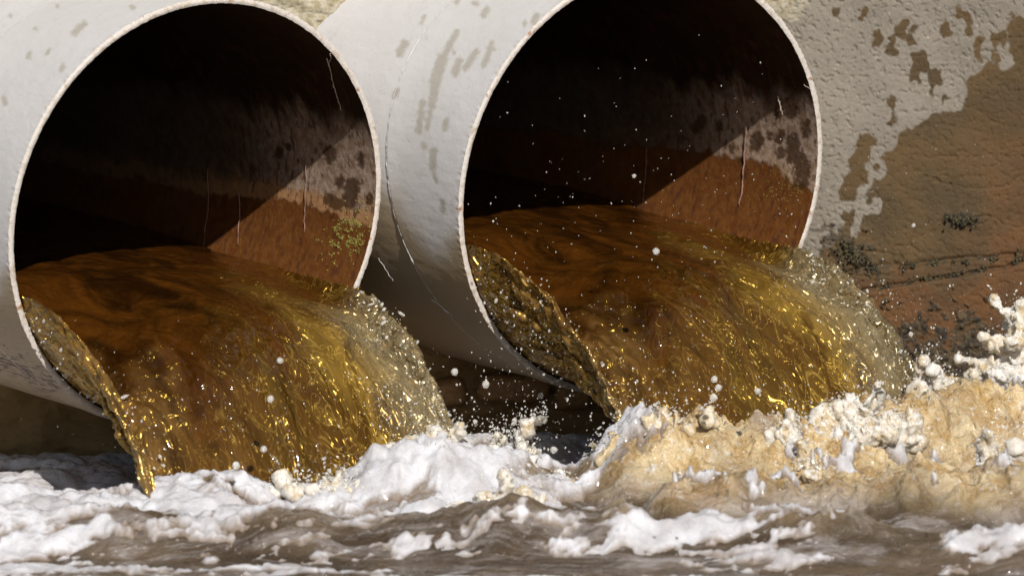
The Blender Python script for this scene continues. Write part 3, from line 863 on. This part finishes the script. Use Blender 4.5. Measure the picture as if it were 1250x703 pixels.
    # flow coordinates
    q = V - c
    ss = q @ D; uu = q @ E1; z2 = q @ E2
    so_ = np.clip(ss, 0, None)
    n2 = z2 + g * so_ ** 2
    edgeR = sstep(.24, .47, uu / (1 + .1 * so_)) * sstep(-.06, .14, ss)
    edgeL = sstep(-.33, -.44, uu + .18 * (n2 - lev) - .0) * sstep(-.35, .0, ss)
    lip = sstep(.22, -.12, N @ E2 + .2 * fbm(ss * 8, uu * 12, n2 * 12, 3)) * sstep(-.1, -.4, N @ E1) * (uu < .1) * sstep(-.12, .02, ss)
    below = sstep(lev - .05, lev - .22, n2) * (ss > -.02)
    edge = np.clip(edgeR * .95 + .35 * edgeL * sstep(.25, .5, ss), 0, 1)
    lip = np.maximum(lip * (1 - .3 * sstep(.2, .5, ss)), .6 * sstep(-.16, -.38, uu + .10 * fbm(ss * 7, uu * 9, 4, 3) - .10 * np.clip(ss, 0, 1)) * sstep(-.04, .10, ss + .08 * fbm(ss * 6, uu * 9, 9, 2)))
    # fine relief, drawn out along the flow, growing as the water speeds up
    act = .10 + .90 * sstep(-.15, .30, ss + .25 * uu)
    act = np.clip(act + .7 * edge + .4 * lip, 0, 1.4)
    wx = .05 * fbm(ss * 7, uu * 9, n2 * 9, 2)
    f0 = fbm((ss + wx) * 5, (uu + wx) * 9, n2 * 9, 3)
    f1 = fbm((ss + wx) * 12, (uu + wx) * 22, n2 * 22, 3, .5)
    f2 = ridged((ss - wx) * 18, (uu + 2 * wx) * 26, n2 * 26, 3, .45)
    V = V + N * ((.0075 * f0 + .0040 * f1) * act + .0022 * f2 * np.clip(1.1 * edge + .35 * lip + .25 * act - .1, 0, 1))[:, None]
    tear = sstep(.04, .22, ss) * np.clip(edgeR + sstep(-.12, -.34, uu), 0, 1)
    V = V + N * (.013 * fbm(ss * 9, uu * 16, n2 * 12, 3, .5) * tear)[:, None]
    tl = sstep(.0, .10, ss) * sstep(-.18, -.34, uu - .10 * np.clip(ss, 0, 1))
    V = V + N * (.012 * fbm(ss * 16 + 5, uu * 26, n2 * 22, 3, .6) * tl)[:, None]
    # inside the pipe never leave the bore
    q = V - c; rr_ = np.hypot(q @ E1, q @ E2); lim = R + .0015
    k_ = np.where((ss < .03) & (rr_ > lim), lim / np.maximum(rr_, 1e-6), 1)
    ax = (q @ D)[:, None] * D
    V = c + ax + (q - ax) * k_[:, None]
    # optical depth: thin, aerated water outside at the right; deep water inside
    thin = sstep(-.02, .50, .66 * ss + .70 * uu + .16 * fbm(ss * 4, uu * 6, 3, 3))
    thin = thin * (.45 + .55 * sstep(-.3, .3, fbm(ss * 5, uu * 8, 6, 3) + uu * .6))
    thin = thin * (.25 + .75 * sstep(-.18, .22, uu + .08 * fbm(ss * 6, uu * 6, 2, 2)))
    fall = sstep(.12, .48, ss + .25 * fbm(ss * 4, uu * 6, 12, 3))
    rough = np.clip(.12 + .55 * act * sstep(-.35, .1, ss) + .5 * edge, 0, 1)
    # beads thrown up along the shoulder and the falling edges
    def shoulder(si):
        xx = np.linspace(-R, 0, 80); hh = top(si, xx); ar = -np.sqrt(np.maximum(R * R - xx * xx, 0)) + .016
        k_ = int(np.argmax(hh > ar)); return xx[k_], max(hh[k_], ar[k_])
    for _ in range(640):
        if random.random() < .62:
            si = random.uniform(-.16, .60) if random.random() < .6 else random.gauss(.02, .06)
            xx, zz = shoulder(min(si, .0)); xx += random.gauss(.01, .022); zz += abs(random.gauss(0, .012))
            if random.random() < .45: a0 = math.radians(random.uniform(204, 250)); si = abs(si); xx, zz = R * math.cos(a0), R * math.sin(a0)
        else:
            si = random.uniform(0, .6); a0 = math.atan2(lev + tilt, .45) - abs(random.gauss(0, .10)); xx, zz = R * math.cos(a0), R * math.sin(a0)
        if si > 0: xx, zz = (float(v_) for v_ in shape(si, xx, zz)); xx += random.gauss(0, .010); zz += random.gauss(.005, .010)
        off = p['m1'] * xx / R + p['m2'] * zz / R
        BEADS.append((c + xx * E1 + zz * E2 + (si + off) * D - np.array([0, 0, g * max(si, 0) ** 2]), .0010 + .0036 * random.random() ** 3))
    org = c - E2 * (.5) + D * .5
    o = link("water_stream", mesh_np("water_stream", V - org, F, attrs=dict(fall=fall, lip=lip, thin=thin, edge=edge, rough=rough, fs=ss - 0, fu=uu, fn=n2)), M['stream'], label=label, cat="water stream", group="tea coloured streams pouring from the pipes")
    o.location = org
    return o
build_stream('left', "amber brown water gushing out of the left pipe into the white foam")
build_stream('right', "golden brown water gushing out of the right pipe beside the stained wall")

# ------------------------------------------------------------------ the pool
def crest(px, y, tab, k0, sf, sb):
    """ridge whose crest follows photograph rows; tab = (px, row), its depth given by k0 = (px list, y list)"""
    xs_ = np.array([t[0] for t in tab]); y0 = np.interp(xs_, *k0)
    zt = np.array([P_y(t[0], t[1], yy)[2] - POOL for t, yy in zip(tab, y0)])
    h = np.interp(px, xs_, zt); dy = y - np.interp(px, *k0)
    return h * np.where(dy > 0, np.exp(-(dy / sb) ** 2), np.exp(-(dy / sf) ** 2))
RA = [(-200, 604), (0, 606), (100, 606), (150, 606), (170, 603), (205, 598), (240, 594), (268, 588), (300, 592), (340, 602), (380, 600), (430, 590), (470, 572), (500, 558), (535, 552), (580, 560), (620, 556), (660, 566), (700, 576), (735, 560), (775, 520), (800, 508), (830, 518), (870, 524), (905, 530), (960, 526), (1010, 514), (1060, 500), (1110, 486), (1150, 478), (1200, 480), (1260, 468), (1500, 480)]
KA = ([0, 300, 640, 760, 1000, 1250], [-.82, -.80, -.70, -.64, -.60, -.36])
RB = [(640, 645), (740, 640), (770, 632), (795, 606), (830, 590), (880, 583), (940, 586), (990, 592), (1040, 590), (1100, 578), (1180, 572), (1260, 566), (1500, 580)]
KB = ([0, 1250], [-1.0, -.95])
RC = [(-200, 628), (60, 634), (160, 620), (230, 634), (330, 622), (440, 634), (560, 618), (620, 606), (680, 622), (760, 616), (800, 640), (900, 640), (960, 626), (1040, 630), (1120, 650), (1300, 640)]
KC = ([0, 1250], [-1.10, -1.30])
RD = [(-200, 572), (0, 574), (90, 572), (140, 577), (200, 584), (300, 590), (560, 548), (640, 540), (700, 548), (760, 560), (1000, 540), (1100, 490), (1180, 462), (1260, 440), (1500, 470)]
KD = ([0, 300, 700, 1250], [.02, .05, .05, .10])
def pool_height(x, y):
    V0 = np.stack([x, y, np.full_like(x, POOL)], -1)
    px = proj(V0)[..., 0]
    h = (.005 + .007 * sstep(-1.3, -.9, y)) * fbm(x * 2.6, y * 4.0, 1, 4) + .0045 * fbm(x * 10, y * 15, 2, 3)
    amp = sstep(2.4, 1.2, np.abs(x))
    jit = 22 * fbm(x * 6, y * 6, 11, 3)
    rag = .11 * fbm(x * 9, y * 9, 4, 4)
    a = crest(px + jit, y, RA, KA, .17, .15)
    b = crest(px + jit * .5, y, RB, KB, .15, .20)
    c_ = crest(px + jit * .6, y, RC, KC, .10, .12)
    d_ = crest(px + jit, y, RD, KD, .30, .3)
    # smooth union of the ridges
    m = (np.maximum(a, 0) ** 5 + np.maximum(b, 0) ** 5 + np.maximum(c_, 0) ** 5 + np.maximum(d_, 0) ** 5 + 1e-12) ** .2
    m = m * (1 + rag)
    turb = sstep(.05, .16, m)
    right = sstep(700, 800, px)
    m = m + turb * (.3 + .7 * right) * (.006 * fbm(x * 44, y * 44, 4, 3, .6) + .026 * fbm(x * 11, y * 11, 4, 4, .5) + .012 * ridged(x * 17, y * 17, 6, 3, .45)) + (1 - right) * .022 * (billow(x * 5, y * 6, 8, 2) - .55) * sstep(.01, .06, m)
    spk = np.clip(fbm(x * 34, y * 34, 2, 3, .6) - .25, 0, 1) ** 1.3
    m = m + spk * .016 * sstep(.04, .12, m) * (.35 + .65 * right)
    h = h + .0065 * fbm(x * 3.5, y * 11, 7, 4) + .0034 * fbm(x * 12, y * 30, 9, 3)
    return h + m * amp, turb, px
def grid_xy():
    xs_ = np.concatenate([np.linspace(-60, -2.2, 14)[:-1], np.linspace(-2.2, -1.32, 30)[:-1], np.arange(-1.32, 1.32, .0042), np.linspace(1.325, 2.2, 30), np.linspace(3, 60, 12)])
    ys_ = np.concatenate([np.linspace(-120, -4, 16)[:-1], np.linspace(-4, -2.4, 60)[:-1], np.arange(-2.4, WALL_Y + .03, .0055)])
    return np.meshgrid(xs_, ys_, indexing='ij')
X, Y = grid_xy()
H, TURB, PX = pool_height(X, Y)
nu, nv = X.shape
row = proj(np.stack([X, Y, POOL + H], -1))[..., 1]
# froth: churned air-filled water, strongest round the right-hand fall
rightness = sstep(690, 780, PX)
froth = np.clip(sstep(.05, .17, H) * (rightness * .8 + .2), 0, 1) * sstep(-1.45, -1.1, Y) * (1 - .25 * sstep(-.85, -.98, Y))
froth = np.clip(froth * (.85 + .7 * fbm(X * 7, Y * 7, 3, 4)), 0, 1)
Vp = np.stack([X, Y, POOL + H], -1).reshape(-1, 3)
link("pool_water", mesh_np("pool_water", Vp, grid_faces(nu, nv), attrs=dict(froth=froth.ravel())), M['pool'], kind="structure", label="churning brown water in front of the wall")
# foam lies on the water in sheets, billows and streaks
wx = .08 * fbm(X * 3, Y * 4, 2, 3)
far_ = sstep(-1.35, -1.0, Y); rt_ = sstep(760, 840, PX) * sstep(-1.15, -1.0, Y)
fa = fbm((X + wx) * 3.0, (Y + wx) * 5.5, 5, 6, .6)
fb = fbm((X + wx) * 2.2, (Y + .4 * wx) * 8.5, 5, 6, .62)
fc = fbm(X * 13, Y * 15, 2, 4, .6) + .4 * fa
fn = fb + (fa - fb) * far_
fn = fn + (fc - fn) * rt_
cov = np.full_like(X, -.10)
cov += .44 * sstep(780, 640, PX) * sstep(-1.25, -.95, Y) * sstep(.35, .2, Y)
cov += .30 * sstep(400, 200, PX) * sstep(-1.6, -1.2, Y)
cov += .06 * np.sin(Y * 22 + 3 * fbm(X * 1.2, Y * .8, 3, 2)) * (1 - far_)
cov -= .42 * sstep(740, 840, PX) * sstep(-1.25, -1.05, Y)
cov += .34 * np.exp(-((Y + 1.28) / .08) ** 2) * sstep(720, 800, PX) * sstep(1120, 1040, PX)
cov += .30 * np.exp(-((Y + 1.75) / .12) ** 2) * sstep(800, 1000, PX)
mask = fn + cov + (.16 + .12 * sstep(-1.0, -1.3, Y)) * fbm(X * 24, Y * 34, 4, 4, .6)
cc = sstep(-.08, .55, mask)
bl = billow(X * 6, Y * 7, 3, 3)
thick = cc * (.006 + .010 * far_ + .030 * (bl - .5) * sstep(-2.2, -.8, Y)) + .0022 * fbm(X * 46, Y * 46, 2, 3) * cc - .004
Vf = np.stack([X, Y, POOL + H + thick], -1).reshape(-1, 3)
Ff = grid_faces(nu, nv)
mk = (mask.ravel() > -.09) & (np.abs(X.ravel()) < 2.2) & (Y.ravel() > -4)
Ff = Ff[mk[Ff].any(1)]
Vf, Ff, af = compact(Vf, Ff, dict(dens=cc.ravel()))
link("foam", mesh_np("foam", Vf, Ff, attrs=af), M['foam'], kind="stuff", label="white foam drifting in billows and streaks on the brown water")

# ------------------------------------------------------------------ splashes: crowns, fingers and drops joined into liquid skins
def z_at(px, row_, y): return P_y(px, row_, y)
def finger(path, r0, r1, lump=.10, step=.0022):
    """chain of little balls along a path of 3-d points"""
    path = np.array(path); t = np.linspace(0, len(path) - 1, max(8, int(np.linalg.norm(np.diff(path, axis=0), axis=1).sum() / step)))
    q = np.stack([np.interp(t, np.arange(len(path)), path[:, i]) for i in range(3)], -1)
    u = t / t[-1]
    ph = random.uniform(0, 99)
    rad = (r0 + (r1 - r0) * u) * (1 + lump * np.array([float(perlin(a * 12, ph)) for a in u]))
    q = q + .6 * r0 * np.stack([perlin(u * 4, ph, k_) for k_ in (1, 2, 3)], -1)
    rad[-3:] *= 1.25
    return list(q), list(rad)
def largest_island(V, F, N):
    lab = np.arange(len(V))
    for _ in range(400):
        m = lab[F].min(1)
        new = lab.copy(); np.minimum.at(new, F.ravel(), np.repeat(m, 4)); new = new[new]
        if (new == lab).all(): break
        lab = new
    u, c = np.unique(lab, return_counts=True); best = u[c.argmax()]
    Fk = F[(lab[F] == best).all(1)]
    used = np.unique(Fk); mp = np.full(len(V), -1); mp[used] = np.arange(len(used))
    return V[used], mp[Fk], N[used]
def splash(name, label, bodies, fingers, y, spray=40, mat='splash', depth=.05, voxel=.0034, noise=.006):
    """bodies: (px, row, radius px); fingers: list of (pixel path, r0 px, r1 px)"""
    cs, rs, st = [], [], []
    for (a, b, r) in bodies:
        for _ in range(2):
            cs.append(P_y(a + random.gauss(0, r * .5), b + r * random.uniform(.5, .9), y + random.gauss(0, depth * .5))); rs.append(r * K * random.uniform(.55, .8)); st.append(np.array([1.6, 0, 0]))
        cs.append(P_y(a, b + r * .25, y)); rs.append(r * K * .62); st.append(np.array([.3, .1, 1.45]))
    for path, r0, r1 in fingers:
        yy = y + random.gauss(0, depth * .3)
        q, rr_ = finger([P_y(a, b, yy + i * random.gauss(0, .006)) for i, (a, b) in enumerate(path)], r0 * 1.25 * K, r1 * 1.25 * K)
        cs += q; rs += rr_; st += [None] * len(q)
    V, F = blobs(cs, rs, ICO2, st)
    V, F, N = remesh(V, F, voxel, 10)
    V, F, N = largest_island(V, F, N)
    top_ = sstep(0, .1, V[:, 2] - V[:, 2].min())
    wx_ = .03 * fbm(V[:, 0] * 12, V[:, 1] * 12, V[:, 2] * 12, 2)
    n_ = noise * 3.0 * fbm((V[:, 0] + wx_) * 17, V[:, 1] * 17, V[:, 2] * 9, 5, .62) + noise * .5 * ridged(V[:, 0] * 34, V[:, 1] * 34 + wx_, V[:, 2] * 18, 3, .5)
    spk = np.clip(fbm(V[:, 0] * 30, V[:, 1] * 30, V[:, 2] * 30, 3, .6) - .2, 0, 1) ** 1.3
    n_ = n_ + .0030 * fbm(V[:, 0] * 70, V[:, 1] * 85, V[:, 2] * 85, 3, .6)
    V = V + N * (n_ - noise * .3)[:, None] + (.5 * N + np.array([0, 0, .6])) * (spk * noise * 2.2)[:, None]
    pk = V[(N[:, 2] > .1)]
    for _ in range(spray * 8):
        q_ = pk[random.randrange(len(pk))] + np.array([random.gauss(0, .008), random.gauss(0, .01), abs(random.gauss(0, .020))])
        BEADS.append((q_, .0008 + .0028 * random.random() ** 3))
    org = V.mean(0); org[2] = V[:, 2].min()
    o = link(name, mesh_np(name, V - org, F), M[mat], label=label, cat="splash", group="splashes thrown up where the streams land")
    o.location = org
    return o
splash("splash", "tall clear splash with curling fingers, at the far right against the mossy wall",
       [(1240, 455, 24), (1246, 425, 22), (1238, 405, 14), (1252, 392, 14), (1222, 448, 16), (1262, 440, 26), (1205, 462, 12), (1255, 480, 30), (1228, 420, 9)],
       [([(1240, 410), (1232, 388), (1222, 376), (1212, 366)], 9, 4.2), ([(1232, 428), (1220, 418), (1206, 418), (1200, 412)], 8, 4), ([(1222, 446), (1204, 445), (1188, 441), (1171, 436)], 8, 3.2),
        ([(1250, 395), (1248, 382), (1252, 370)], 7, 4), ([(1215, 458), (1200, 452), (1186, 462)], 8, 5), ([(1232, 395), (1240, 380), (1256, 377)], 8, 6)], -.12, 30)
splash("splash", "small two-pronged splash at the foot of the wall right of the golden stream",
       [(1135, 470, 14), (1150, 474, 12), (1122, 474, 12), (1168, 478, 10)],
       [([(1128, 470), (1124, 455), (1126, 442)], 7, 3.5), ([(1144, 470), (1142, 460), (1138, 450)], 7, 4), ([(1152, 474), (1158, 464), (1164, 470)], 5, 3)], -.20, 36)
splash("splash", "long white finger of water leaning right between the two streams",
       [(636, 545, 12), (620, 552, 14), (650, 555, 14)],
       [([(636, 545), (634, 530), (646, 520), (656, 514), (664, 508)], 5.5, 2.2), ([(620, 550), (616, 538)], 4, 2.5), ([(604, 552), (600, 540), (604, 532)], 4, 2)], -.25, 60)
splash("splash", "broad white splash piled at the right foot of the left stream",
       [(500, 566, 26), (535, 556, 24), (470, 582, 22), (570, 562, 24), (540, 540, 16), (600, 572, 24), (520, 545, 14), (448, 592, 14), (640, 580, 24), (675, 588, 18), (560, 585, 30), (610, 590, 30), (520, 590, 30)],
       [([(530, 545), (526, 530), (530, 520)], 7, 3), ([(480, 572), (470, 560), (474, 552)], 6, 3), ([(545, 545), (556, 530), (560, 522)], 6, 2.6), ([(505, 552), (498, 542)], 5, 3), ([(640, 575), (650, 560)], 5, 3)], -.72, 130, noise=.008)
splash("splash", "low white splash with little peaks along the foot of the left stream",
       [(x_, 598 - (x_ - 340) * .06, 8) for x_ in range(342, 452, 8)],
       [([(412, 588), (416, 578), (418, 572)], 4, 2), ([(372, 594), (370, 584), (368, 578)], 3, 2), ([(348, 594), (346, 588), (346, 582)], 4, 3), ([(398, 592), (394, 582)], 3, 2)], -.82, 40)
splash("splash", "rounded cream coloured splash at the left foot of the golden right stream",
       [(800, 530, 26), (775, 545, 22), (835, 540, 22), (860, 548, 20), (745, 566, 20), (805, 512, 13), (840, 522, 10), (900, 550, 22), (870, 532, 12)],
       [([(735, 560), (725, 548), (722, 540)], 6, 3), ([(868, 530), (866, 512), (866, 506)], 6, 5), ([(905, 536), (908, 520), (906, 512)], 6, 5), ([(760, 545), (752, 530)], 5, 3)], -.66, 90, noise=.009, mat='cream')
splash("splash", "clear bubbling splash lifting at the middle of the right stream's foot",
       [(960, 520, 16), (985, 528, 14), (1010, 516, 18), (1040, 508, 22), (1065, 510, 18), (1085, 518, 22), (1110, 520, 24), (1050, 530, 24)],
       [([(1022, 505), (1030, 494), (1042, 492)], 6, 5), ([(1055, 500), (1064, 486), (1070, 474)], 5, 2.5), ([(1072, 492), (1074, 478), (1072, 468)], 5, 3)], -.62, 80, noise=.008)
splash("splash", "short cream prong rising from the churned water in front of the right stream",
       [(985, 570, 12), (996, 578, 12), (975, 562, 8)],
       [([(985, 566), (978, 552), (976, 544)], 6, 4)], -.72, 24, mat='cream')
splash("splash", "forked clear splash standing in the cream water near the right edge",
       [(1212, 565, 12), (1226, 568, 12), (1240, 562, 14), (1200, 560, 8)],
       [([(1208, 560), (1204, 546), (1206, 534)], 6, 4.5), ([(1236, 558), (1240, 550)], 5, 3)], -.80, 30)
splash("splash", "smooth white hump of water lifting in the middle foreground",
       [(640, 600, 16), (615, 606, 20), (590, 612, 20), (660, 610, 18), (690, 606, 12), (620, 590, 8), (560, 618, 14)],
       [([(618, 592), (616, 584), (614, 580)], 6, 4)], -.95, 20, noise=.004)

# ------------------------------------------------------------------ drops
drops_px = [
    (555, 454, 4.5, -.2, "large round drop just under the grey pipe in the dark gap"),
    (593, 469, 4.5, -.2, "large ragged drop in front of the brown stones between the streams"),
    (660, 483, 3.5, -.2, "round drop beside the left edge of the golden stream"),
    (628, 514, 3.5, -.2, "drop just above the long white finger of water"),
    (580, 515, 3, -.2, "drop over the dark gap, close to the right edge of the left stream"),
    (676, 549, 4.5, -.3, "round drop low down between the finger splash and the golden stream"),
    (872, 463, 4, -.8, "topmost of three stacked drops in front of the golden right stream"),
    (877, 473, 4, -.8, "middle one of three stacked drops in front of the golden right stream"),
    (871, 485, 5, -.8, "lowest and largest of three stacked drops before the golden right stream"),
    (925, 477, 4, -.8, "oval drop to the right of the three stacked drops"),
    (1115, 275, 2.5, -.1, "lone drop right of the moss tuft on the brown wall"),
    (1112, 408, 2.8, -.1, "lone drop in front of the dark mossy foot of the wall"),
    (801, 307, 4, -.5, "brightest drop over the dark water in the right pipe's mouth"),
    (774, 215, 2.5, -.5, "small drop against the shadow inside the right pipe"),
    (342, 440, 3.8, -.9, "topmost drop in front of the amber left stream"),
    (330, 487, 4, -.9, "drop before the middle of the amber left stream"),
    (322, 548, 3.8, -.9, "drop low before the amber left stream, above the foam"),
    (288, 568, 4.5, -.9, "lowest and largest drop before the amber left stream")]
for k_, (a, b, r, y_, lb_) in enumerate(drops_px):
    Vd, Fd = ICO2
    Vd = Vd * r * K * np.array([1, 1, random.uniform(.9, 1.2)])
    Vd = Vd * (1 + .22 * fbm(Vd[:, 0] * 160 + k_, Vd[:, 1] * 200, Vd[:, 2] * 200, 2))[:, None]
    o = link("water_drop", mesh_np("water_drop", Vd, Fd), M['drop'], label=lb_, cat="water drop", group="larger drops flying off the streams")
    o.location = P_y(a, b, y_)
cs, rs, st_ = [], [], []
def spray(n, cx, cy, sx, sy, y, sy_d=.08, r=(.0009, .0028), clip=None):
    for _ in range(n):
        a = random.gauss(cx, sx); b = random.gauss(cy, sy)
        if clip and not clip(a, b): continue
        cs.append(P_y(a, b, y + random.gauss(0, sy_d))); rr_ = r[0] + (r[1] - r[0]) * random.random() ** 3
        rs.append(rr_); st_.append(np.array([random.gauss(0, .3), 0, 1.0]) * random.uniform(1, 1.6))
spray(150, 630, 490, 55, 35, -.25, r=(.0006, .0022))
spray(200, 560, 530, 60, 26, -.42)
spray(260, 660, 400, 55, 70, -.42, clip=lambda a, b: abs((a - 590) - (b - 320) * .75) < 60)
spray(160, 150, 470, 60, 50, -.42, clip=lambda a, b: abs((a - 60) - (b - 400) * .8) < 40)
spray(240, 800, 300, 110, 110, -.5, r=(.0007, .0018))
spray(160, 1100, 430, 45, 55, -.3)
spray(130, 1120, 300, 70, 90, -.05, r=(.0006, .0014))
spray(180, 860, 500, 120, 30, -.6)
spray(120, 480, 500, 50, 40, -.5)
spray(80, 320, 500, 90, 60, -.7, r=(.0007, .0018))
spray(200, 1000, 545, 140, 30, -.7, r=(.0008, .0022))
spray(60, 150, 540, 100, 20, -.1)
for q_, r_ in BEADS:
    cs.append(q_); rs.append(r_); st_.append(np.array([random.gauss(0, .8), 0, 1.0]) * random.uniform(1, 1.45))
V_, F_ = blobs(cs, rs, ICO1, st_)
link("water_spray", mesh_np("water_spray", V_, F_), M['drop'], kind="stuff", label="fine spray of droplets hanging round the two streams")
print("verts", sum(len(o.data.vertices) for o in SC.objects if o.type == 'MESH'))
